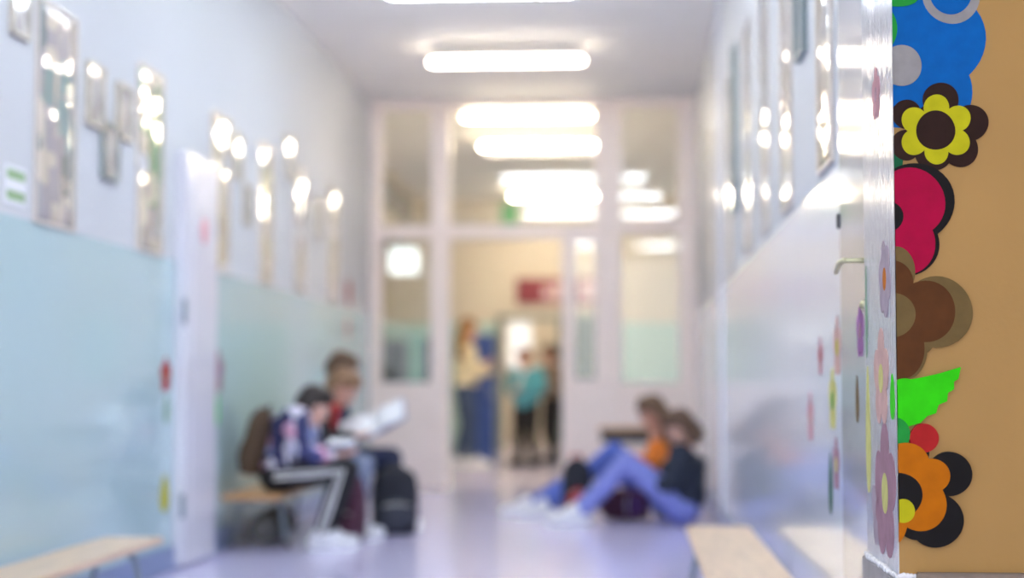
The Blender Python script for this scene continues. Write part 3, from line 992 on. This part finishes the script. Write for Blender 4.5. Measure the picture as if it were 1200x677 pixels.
    if collar:
        bm = bmesh.new()
        cdir = (neck - chest).normalized()
        for i in range(14):
            a, b = 2 * PI * i / 14, 2 * PI * (i + 1) / 14
            c = neck - cdir * 0.012
            tube(bm, [c + Vector((math.cos(a), math.sin(a), 0.1 * -math.sin(a))) * 0.056 * rr, c + Vector((math.cos(b), math.sin(b), 0.1 * -math.sin(b))) * 0.056 * rr], 0.019 * rr, seg=8)
        fwd = Vector((0, 1, 0))
        nb = neck + (chest - neck) * 0.45
        tube(bm, [nb + fwd * 0.068 * rr, chest + fwd * (0.120 * bulk - 0.012) * rr, (pel + chest) / 2 + fwd * (0.112 * bulk - 0.010) * rr], [0.026 * rr, 0.022 * rr, 0.014 * rr])
        blob('shirt', bm, collar, t, 0.008, 2)
    # ---- trousers
    bm = bmesh.new()
    tube(bm, [pel + (chest - pel) * 0.30, pel], [0.104 * rr, 0.114 * rr], seg=16)
    for q in 'lr':
        hip, kn, an = V['hip_' + q], V['kn_' + q], V['an_' + q]
        tube(bm, [pel + (hip - pel) * 0.5, hip, (hip + kn) / 2, kn], [0.090 * rr, 0.088 * rr, 0.078 * rr, 0.064 * rr])
        tube(bm, [kn, (kn + an) / 2, an + (kn - an) * 0.10], [0.064 * rr, 0.058 * rr, 0.050 * rr])
    blob('trousers', bm, bottom, t, 0.010, 4)
    if stripe:
        for s, q in ((-1, 'l'), (1, 'r')):
            hip, kn, an = V['hip_' + q], V['kn_' + q], V['an_' + q]
            for dz in (-0.014, 0.014):
                bm = bmesh.new()
                o_ = Vector((s, 0, 0))
                f_ = Vector((0, 0, 1))
                g_ = (kn - an).cross(o_).normalized()
                tube(bm, [hip + o_ * 0.080 * rr + f_ * dz, (hip + kn) / 2 + o_ * 0.074 * rr + f_ * dz, kn + o_ * 0.060 * rr + f_ * dz * 0.8 + g_ * dz, (kn + an) / 2 + o_ * 0.054 * rr + g_ * dz, an + o_ * 0.046 * rr + g_ * dz], 0.0075, seg=8)
                link('side_stripe', bm, stripe, t, smooth=True)
    # ---- shoes
    for q in 'lr':
        an, toe, fu = V['an_' + q], V['toe_' + q], V['fup_' + q].normalized()
        d = (toe - an) - fu * (toe - an).dot(fu)
        d.normalize()
        sd = d.cross(fu)
        z0 = an - fu * 0.048 * rr
        bm = bmesh.new()
        tube(bm, [z0 - d * 0.030 * rr + fu * 0.024 * rr, z0 + d * 0.05 * rr + fu * 0.020 * rr, z0 + d * 0.150 * rr + fu * 0.014 * rr], [0.046 * rr, 0.046 * rr, 0.038 * rr], flat=(fu, 0.85))
        tube(bm, [an + fu * 0.02 * rr, z0 + d * 0.06 * rr + fu * 0.035 * rr], [0.046 * rr, 0.042 * rr])
        s_ = blob('shoe', bm, shoe, t, 0.007, 3)
        bm = bmesh.new()
        tube(bm, [z0 - d * 0.032 * rr - fu * 0.016 * rr, z0 + d * 0.05 * rr - fu * 0.016 * rr, z0 + d * 0.155 * rr - fu * 0.016 * rr], [0.046 * rr, 0.045 * rr, 0.040 * rr], flat=(fu, 0.28), seg=16)
        link('sole', bm, sole or shoe, s_, smooth=True)
    return t


UPZ = (0, 0, 1)


def seated(k, seat, lean=0.08, hy=0.20, hz=None, look=(0, 0.8, -0.6), hands=((-0.06, 0.30, 0.56), (0.06, 0.30, 0.56)), knee_f=0.37, shin=0.0, spread=0.085):
    pz_ = seat + 0.098 * k
    knz = min(0.47, pz_ + 0.02) if seat > 0.2 else 0.4
    hz = hz or (pz_ + 0.46 * k)
    ch = (0, lean, pz_ + 0.25 * k)
    ne = (0, (lean + hy) / 2 + 0.01, pz_ + 0.35 * k)
    J = dict(pelvis=(0, 0, pz_), chest=ch, neck=ne, head=(0, hy, hz), look=look)
    for s, q, hd in ((-1, 'l', hands[0]), (1, 'r', hands[1])):
        sh = Vector((s * 0.135 * k, ch[1] + 0.02, pz_ + 0.315 * k))
        wr = Vector(hd)
        mid = (sh + wr) / 2
        J['sh_' + q] = sh
        J['el_' + q] = mid + Vector((s * 0.06, -0.05, -0.09))
        J['wr_' + q] = wr
        J['hd_' + q] = (-s * 0.35, 0.9, 0.1)
        J['pn_' + q] = (-s * 0.4, 0.0, 1.0)
        J['hip_' + q] = (s * 0.07 * k, 0.01, pz_ - 0.005)
        J['kn_' + q] = (s * spread, knee_f, knz)
        J['an_' + q] = (s * spread, knee_f - 0.02 + shin, 0.062 * k)
        J['toe_' + q] = (s * (spread + 0.01), knee_f + 0.13 + shin, 0.045 * k)
        J['fup_' + q] = UPZ
    return J


C = dict(
    floral=mat_floral('floral_hoodie'), black=cloth('black_cloth', (0.015, 0.015, 0.018)), grey_jean=cloth('grey_denim', (0.25, 0.30, 0.42)),
    navy=cloth('navy_cloth', (0.020, 0.028, 0.075)), red=cloth('red_cloth', (0.62, 0.04, 0.03)), jean=cloth('lilac_blue_denim', (0.23, 0.27, 0.66)),
    jean2=cloth('bright_blue_denim', (0.10, 0.16, 0.55)), orange=cloth('orange_cloth', (0.80, 0.22, 0.03)), jacket=cloth('dark_navy_jacket', (0.022, 0.030, 0.050)),
    cream=cloth('cream_knit', (0.80, 0.70, 0.48)), denim=cloth('dark_denim', (0.055, 0.085, 0.17)), teal=cloth('teal_jacket', (0.10, 0.38, 0.46)),
    taupe=cloth('taupe_cloth', (0.28, 0.21, 0.16)), white=cloth('white_canvas', (0.78, 0.79, 0.84), 0.6), stripe=cloth('white_tape', (0.8, 0.8, 0.8)),
    h_dark=cloth('hair_dark', (0.020, 0.012, 0.010), 0.5), h_brown=cloth('hair_brown', (0.10, 0.050, 0.025), 0.5), h_fair=cloth('hair_fair', (0.26, 0.14, 0.07), 0.5), h_mid=cloth('hair_mid_brown', (0.14, 0.075, 0.038), 0.5), h_gold=cloth('hair_gold_brown', (0.33, 0.17, 0.06), 0.5), h_red=cloth('hair_auburn', (0.20, 0.06, 0.03), 0.5))

GL = 'children waiting on the left bench'
GR = 'children sitting on the floor at right'
GD = 'people beyond the open doorway'
# three on the left bench, facing across the corridor (+X)
person('child in floral navy hoodie and black striped track pants, nearest on the left bench', (-1.91, 9.28, 0), -PI / 2,
       seated(1.0, 0.30, lean=0.09, hy=0.19, hz=0.765, knee_f=0.37, shin=-0.10, hands=((-0.05, 0.33, 0.50), (0.08, 0.31, 0.50)), look=(-0.35, 0.8, -0.5)), 1.0, SKIN, C['floral'], C['black'], C['white'], C['h_dark'], 'short', GL, stripe=C['stripe'], bulk=1.18)
person('child in black top with red collar and grey jeans, middle of the left bench', (-1.94, 9.83, 0), -PI / 2,
       seated(1.05, 0.30, lean=0.12, hy=0.285, hz=0.865, hands=((-0.12, 0.36, 0.585), (0.12, 0.36, 0.585)), look=(0.1, 0.75, -0.6), knee_f=0.40, shin=-0.05), 1.05, SKIN2, C['black'], C['grey_jean'], C['white'], C['h_fair'], 'short', GL, collar=C['red'])
person('child with dark brown hair and navy trousers, farthest on the left bench', (-1.92, 10.42, 0), -PI / 2,
       seated(1.12, 0.30, lean=0.08, hy=0.16, hz=0.97, hands=((-0.06, 0.36, 0.60), (0.10, 0.36, 0.60)), look=(0.15, 0.85, -0.5), knee_f=0.46), 1.12, SKIN, C['navy'], C['navy'], C['white'], C['h_brown'], 'short', GL)


def on_floor(k, hy, hz, knee, ank, look, hands, lean=0.02, spread=0.09):
    J = seated(k, 0.012, lean=lean, hy=hy, hz=hz, look=look, hands=hands, spread=spread)
    for s, q in ((-1, 'l'), (1, 'r')):
        kx, ky, kz = knee[0 if s < 0 else 1]
        ax, ay, az = ank[0 if s < 0 else 1]
        J['kn_' + q] = (kx, ky, kz)
        J['an_' + q] = (ax, ay, az)
        J['toe_' + q] = (ax, ay + 0.14, max(0.045 * k, az - 0.02))
        J['fup_' + q] = UPZ
    return J


# facing -X: own right side is +Y (away), left side is towards the camera
person('child in dark navy jacket over orange shirt and lilac blue jeans, knees up', (0.345, 10.92, 0), PI / 2,
       on_floor(1.08, 0.02, 0.615, ((-0.09, 0.355, 0.40), (0.09, 0.35, 0.38)), ((-0.09, 0.66, 0.066), (0.09, 0.68, 0.066)), (-0.1, 0.85, -0.55), ((-0.08, 0.21, 0.25), (0.08, 0.20, 0.26)), lean=0.0), 1.08, SKIN, C['jacket'], C['jean'], C['white'], C['h_brown'], 'bob', GR, collar=C['orange'], bulk=1.15)
person('child with long brown hair in orange top, second along the right wall', (0.25, 11.5, 0), PI / 2,
       on_floor(1.08, 0.09, 0.70, ((-0.09, 0.34, 0.44), (0.09, 0.40, 0.36)), ((-0.09, 0.80, 0.066), (0.09, 0.92, 0.066)), (-0.1, 0.85, -0.5), ((-0.06, 0.30, 0.40), (0.07, 0.28, 0.40)), lean=0.03), 1.08, SKIN2, C['orange'], C['jean2'], C['white'], C['h_mid'], 'long', GR, bulk=1.12)


def standing(H_, k, arms, look, lean=0.0, sway=0.0):
    hip_z = 0.50 * H_
    J = dict(pelvis=(0, 0, hip_z + 0.03), chest=(0, 0.01 + lean, H_ * 0.70), neck=(0, 0.012 + lean, H_ * 0.825), head=(0, 0.03 + lean * 1.2, H_ - 0.115 * (1 if H_ < 1.5 else 1.05)), look=look)
    for s, q, (e, w, hd, pn) in ((-1, 'l', arms[0]), (1, 'r', arms[1])):
        J['sh_' + q] = (s * 0.145 * k, lean, H_ * 0.79)
        J['el_' + q] = e
        J['wr_' + q] = w
        J['hd_' + q] = hd
        J['pn_' + q] = pn
        J['hip_' + q] = (s * 0.075 * k, 0, hip_z)
        J['kn_' + q] = (s * 0.080 * k, 0.03, 0.275 * H_)
        J['an_' + q] = (s * 0.085 * k, -0.01 + s * sway, 0.064 * k)
        J['toe_' + q] = (s * 0.105 * k, 0.13 + s * sway, 0.045 * k)
        J['fup_' + q] = UPZ
    return J


tp = at_y(548, 545, 18.7)
person('adult with long gold brown hair, cream sweater and dark jeans, standing in the doorway', (tp.x, 18.45, 0), -1.9 + PI / 2 - 0.9,
       standing(1.60, 1.12, (((-0.22, 0.06, 1.02), (-0.06, 0.24, 1.10), (0.6, 0.6, 0.4), (0.5, -0.4, 0.5)), ((0.22, 0.06, 1.0), (0.08, 0.25, 1.02), (-0.6, 0.6, 0.4), (-0.5, -0.4, 0.5))), (0.1, 1, -0.1), sway=0.06),
       1.12, SKIN, C['cream'], C['denim'], C['white'], C['h_gold'], 'long', GD, adult=True)
k1 = at_y(617, 545, 18.7)
person('child in teal jacket and black trousers standing beyond the doorway', (k1.x, 18.7, 0), PI - 0.5,
       standing(1.28, 1.03, (((-0.21, 0.02, 0.84), (-0.07, 0.19, 0.83), (0.7, 0.6, 0.1), (0, 0, 1)), ((0.21, 0.02, 0.84), (0.07, 0.19, 0.80), (-0.7, 0.6, 0.1), (0, 0, 1))), (0.0, 1, -0.25), sway=0.02),
       1.03, SKIN, C['teal'], C['black'], C['black'], C['h_red'], 'short', GD, collar=C['white'], bulk=1.25)
k2 = at_y(648, 545, 18.7)
person('child in taupe top and black trousers standing right of the teal jacket', (k2.x - 0.04, 19.5, 0), PI / 2 + 0.5,
       standing(1.34, 1.0, (((-0.20, 0.03, 0.86), (-0.10, 0.22, 0.84), (0.5, 0.8, 0.1), (0, 0, 1)), ((0.20, 0.0, 0.84), (0.18, 0.14, 0.70), (-0.1, 0.7, -0.6), (-1, 0, 0))), (0.0, 1, -0.15), sway=-0.05),
       1.0, SKIN2, C['taupe'], C['black'], C['black'], C['h_brown'], 'short', GD)

# ------------------------------------------------------------------ books, bags
def open_book(loc, rot, w, h, label):
    t = thing('open_book', label, 'book', loc)
    t.rotation_euler = rot
    bm = bmesh.new()
    n = 10
    for s in (-1, 1):
        rows = []
        for i in range(n + 1):
            u = i / n
            x = s * u * w
            z = 0.018 * math.sin(PI * min(1, u * 1.15)) * (1 - 0.4 * u) + u * 0.03
            rows.append([bm.verts.new((x, -h / 2, z)), bm.verts.new((x, h / 2, z)), bm.verts.new((x, h / 2, z - 0.008)), bm.verts.new((x, -h / 2, z - 0.008))])
        for i in range(n):
            for k in range(4):
                bm.faces.new((rows[i][k], rows[i][(k + 1) % 4], rows[i + 1][(k + 1) % 4], rows[i + 1][k]))
        bm.faces.new(rows[0])
        bm.faces.new(rows[-1][::-1])
    link('pages', bm, M['paper'], t, smooth=False)
    bm = bmesh.new()
    for s in (-1, 1):
        vs = [(0, -h / 2 - 0.005, -0.012), (s * (w + 0.006), -h / 2 - 0.005, 0.018), (s * (w + 0.006), h / 2 + 0.005, 0.018), (0, h / 2 + 0.005, -0.012)]
        a = [bm.verts.new(v) for v in vs]
        b = [bm.verts.new((v[0], v[1], v[2] - 0.003)) for v in vs]
        bm.faces.new(a)
        bm.faces.new(b[::-1])
        for i in range(4):
            bm.faces.new((a[i], b[i], b[(i + 1) % 4], a[(i + 1) % 4]))
    link('cover', bm, M['cover'], t)
    return t


open_book((-1.475, 9.86, 0.655), (0.45, math.radians(-22), 0.0), 0.20, 0.27, 'large open white book held by the child in grey jeans')
open_book((-1.575, 9.30, 0.545), (0.0, math.radians(-8), math.radians(90)), 0.09, 0.14, 'small white notebook on the lap of the child in the floral hoodie')


def backpack(loc, rz, w, d, h, body, trim, label, tilt=0.0, worn=False):
    t = thing('backpack', label, 'bag', loc, rz)
    t.rotation_euler = (tilt, 0, rz)
    bm = bmesh.new()
    nz = 12
    rings = []
    for i in range(nz + 1):
        v = i / nz
        s = 0.90 + 0.12 * math.sin(PI * min(1, v * 1.1)) if v < 0.75 else (0.97 * math.sqrt(max(0.02, 1 - ((v - 0.75) / 0.26) ** 2)))
        ring = []
        for a in range(24):
            an = 2 * PI * a / 24
            cx, sy = math.cos(an), math.sin(an)
            ex = math.copysign(abs(cx) ** 0.5, cx) * w / 2 * s
            ey = math.copysign(abs(sy) ** 0.5, sy) * d / 2 * (s if v < 0.75 else max(0.35, s))
            ring.append(bm.verts.new((ex, ey, 0.004 + v * h)))
        rings.append(ring)
    for i in range(nz):
        for a in range(24):
            bm.faces.new((rings[i][a], rings[i][(a + 1) % 24], rings[i + 1][(a + 1) % 24], rings[i + 1][a]))
    bm.faces.new(rings[0][::-1])
    bm.faces.new(rings[-1])
    link('main_compartment', bm, body, t, smooth=True)
    bm = bmesh.new()
    ell(bm, (0, -d / 2, h * 0.30), (w * 0.38, d * 0.22, h * 0.23))
    pk = link('front_pocket', bm, trim, t, smooth=True)
    bm = bmesh.new()
    tube(bm, [(-w * 0.30, -d * 0.66, h * 0.44), (0, -d * 0.70, h * 0.47), (w * 0.30, -d * 0.66, h * 0.44)], 0.004, seg=8)
    link('zip', bm, M['chrome'], pk, smooth=True)
    bm = bmesh.new()
    tube(bm, [(-0.035, d * 0.2, h * 0.97), (-0.03, d * 0.2, h * 1.06), (0.03, d * 0.2, h * 1.06), (0.035, d * 0.2, h * 0.97)], 0.008, seg=8)
    link('carry_loop', bm, trim, t, smooth=True)
    for s in (-1, 1):
        bm = bmesh.new()
        tube(bm, [(s * w * 0.22, d * 0.42, h * 0.92), (s * w * 0.28, d * 0.66, h * 0.70), (s * w * 0.32, d * 0.66, h * 0.40), (s * w * 0.34, d * 0.48, h * 0.12)], 0.018, seg=10, flat=(Vector((0, 1, 0)), 0.5))
        link('shoulder_strap', bm, trim, t, smooth=True)
    return t


B = dict(dark=cloth('bag_black', (0.022, 0.024, 0.034)), dark2=cloth('bag_charcoal', (0.05, 0.055, 0.075)), maroon=cloth('bag_maroon', (0.075, 0.022, 0.045)), brown=cloth('bag_brown', (0.085, 0.05, 0.028)), red=cloth('bag_red', (0.50, 0.04, 0.05)), purple=cloth('bag_purple', (0.08, 0.03, 0.12)))
backpack((-1.385, 10.12, 0.0), 0.25, 0.27, 0.20, 0.40, B['dark'], B['dark2'], 'big black backpack standing on the floor beside the left bench group')
backpack((-1.565, 9.56, 0.0), -0.2, 0.15, 0.16, 0.38, B['maroon'], B['maroon'], 'narrow maroon backpack standing between the two nearer children on the left')
backpack((-2.065, 9.24, 0.40), -PI / 2, 0.27, 0.11, 0.36, B['brown'], B['brown'], 'brown backpack worn on the back of the child in floral hoodie', tilt=-0.22)
backpack((-0.335, 11.19, 0.0), 0.15, 0.19, 0.12, 0.40, B['dark'], B['red'], 'black backpack with red pocket standing by the right-hand children')
b_ = backpack((0.16, 11.19, 0.09), 0.0, 0.20, 0.15, 0.33, B['maroon'], B['purple'], 'dark maroon bag lying on the floor behind bent blue knees')
b_.rotation_euler = (0, math.radians(-90), 0)
b_.location = (0.14, 11.21, 0.105)

# grey duffel under the left bench
bm = bmesh.new()
for i in range(1):
    tube(bm, [(0, 0, 0.10), (0, 0.16, 0.105), (0, 0.36, 0.105), (0, 0.50, 0.10)], [0.075, 0.09, 0.09, 0.075], seg=18)
df = thing('duffel_bag', 'dusty grey duffel bag pushed under the near end of the left bench', 'bag', (-1.99, 9.28, 0.0))
link('bag_body', bm, cloth('bag_grey', (0.13, 0.13, 0.12)), df, smooth=True)
bm = bmesh.new()
tube(bm, [(0.05, 0.12, 0.175), (0.03, 0.17, 0.215), (0.03, 0.33, 0.215), (0.05, 0.38, 0.175)], 0.009, seg=8)
link('handle', bm, B['brown'], df, smooth=True)

# ------------------------------------------------------------------ lobby furniture and signs
def cabinet(loc, w, d, h, body, label, ndoor, name='locker'):
    t = thing(name, label, 'cabinet', loc)
    boxes('body', [((0, 0, 0), (w, d, h))], body, t, bevel=0.006)
    for i in range(ndoor):
        x0 = w * i / ndoor + 0.012
        x1 = w * (i + 1) / ndoor - 0.012
        dd = boxes('door', [((x0, -0.014, 0.06), (x1, 0.0, h - 0.03))], body, t, bevel=0.003)
        boxes('handle', [((x1 - 0.03, -0.034, h * 0.52), (x1 - 0.018, -0.014, h * 0.60))], M['chrome'], dd)
    return t


M['royal'] = mat('royal_blue_paint', (0.04, 0.09, 0.34), 0.4, noise=(0.05, 6))
M['tealpaint'] = mat('teal_paint', (0.24, 0.52, 0.48), 0.4, noise=(0.05, 6))
M['greycab'] = mat('grey_laminate', (0.25, 0.28, 0.33), 0.4, noise=(0.05, 6))
p0, p1 = at_y(552, 545, 18.95), at_y(579, 545, 18.95)
cabinet((p0.x, 18.95, 0), p1.x - p0.x, 0.30, 1.44, M['royal'], 'tall royal blue locker behind the adult in the doorway', 1)
p0, p1 = at_y(448, 500, 21.9), at_y(477, 500, 21.9)
sh = thing('bookshelf', 'grey open bookshelf behind the left partition window', 'shelf', (p0.x, 21.88, 0))
ww = p1.x - p0.x
boxes('side_panel', [((0, 0, 0), (0.025, 0.4, 1.46))], M['greycab'], sh)
boxes('side_panel', [((ww - 0.025, 0, 0), (ww, 0.4, 1.46))], M['greycab'], sh)
boxes('back_panel', [((0.025, 0.38, 0), (ww - 0.025, 0.4, 1.46))], M['greycab'], sh)
for z in (0.05, 0.4, 0.75, 1.08, 1.435):
    boxes('shelf_board', [((0.025, 0, z), (ww - 0.025, 0.38, z + 0.025))], M['greycab'], sh)
p0, p1 = at_y(479, 500, 21.9), at_y(495, 500, 21.9)
cabinet((p0.x, 21.88, 0), p1.x - p0.x, 0.4, 1.55, M['tealpaint'], 'narrow teal cabinet behind the left partition window', 1, 'cabinet')
p0, p1 = at_y(495.5, 500, 21.9), at_y(505, 500, 21.9)
cabinet((p0.x + 0.004, 21.88, 0), p1.x - p0.x, 0.4, 1.48, mat('dark_slate_paint', (0.06, 0.07, 0.12), 0.4, noise=(0.05, 6)), 'narrow dark slate cabinet beside the teal one', 1, 'cabinet')

s0, s1 = at_y(605, 326, YB - 0.03), at_y(700, 356, YB - 0.03)
sg = thing('sign_board', 'dark red sign with blurred pale marks above the back wall opening', 'sign', (s0.x, YB, s1.z))
sw, sh_ = s1.x - s0.x, s0.z - s1.z
boxes('board', [((0, -0.03, 0), (sw, 0, sh_))], mat('dark_red_enamel', (0.22, 0.015, 0.03), 0.35, noise=(0.05, 9)), sg, bevel=0.004)
pk_ = mat('pale_pink_marks', (0.75, 0.58, 0.60), 0.5, noise=(0.05, 9))
for (u0, u1, v0, v1) in ((0.33, 0.44, 0.22, 0.62), (0.47, 0.60, 0.15, 0.80), (0.63, 0.70, 0.25, 0.70), (0.80, 0.97, 0.20, 0.85)):
    boxes('mark', [((sw * u0, -0.034, sh_ * v0), (sw * u1, -0.03, sh_ * v1))], pk_, sg)
e0, e1 = at_y(588, 238, YB - 0.04), at_y(606, 262, YB - 0.04)
es = thing('exit_sign', 'small green sign box high on the back wall behind the transom', 'sign', (e0.x, YB, e1.z))
boxes('case', [((0, -0.04, 0), (e1.x - e0.x, 0, e0.z - e1.z))], mat('sign_green', (0.10, 0.42, 0.16), 0.4, noise=(0.05, 9)), es, bevel=0.004)
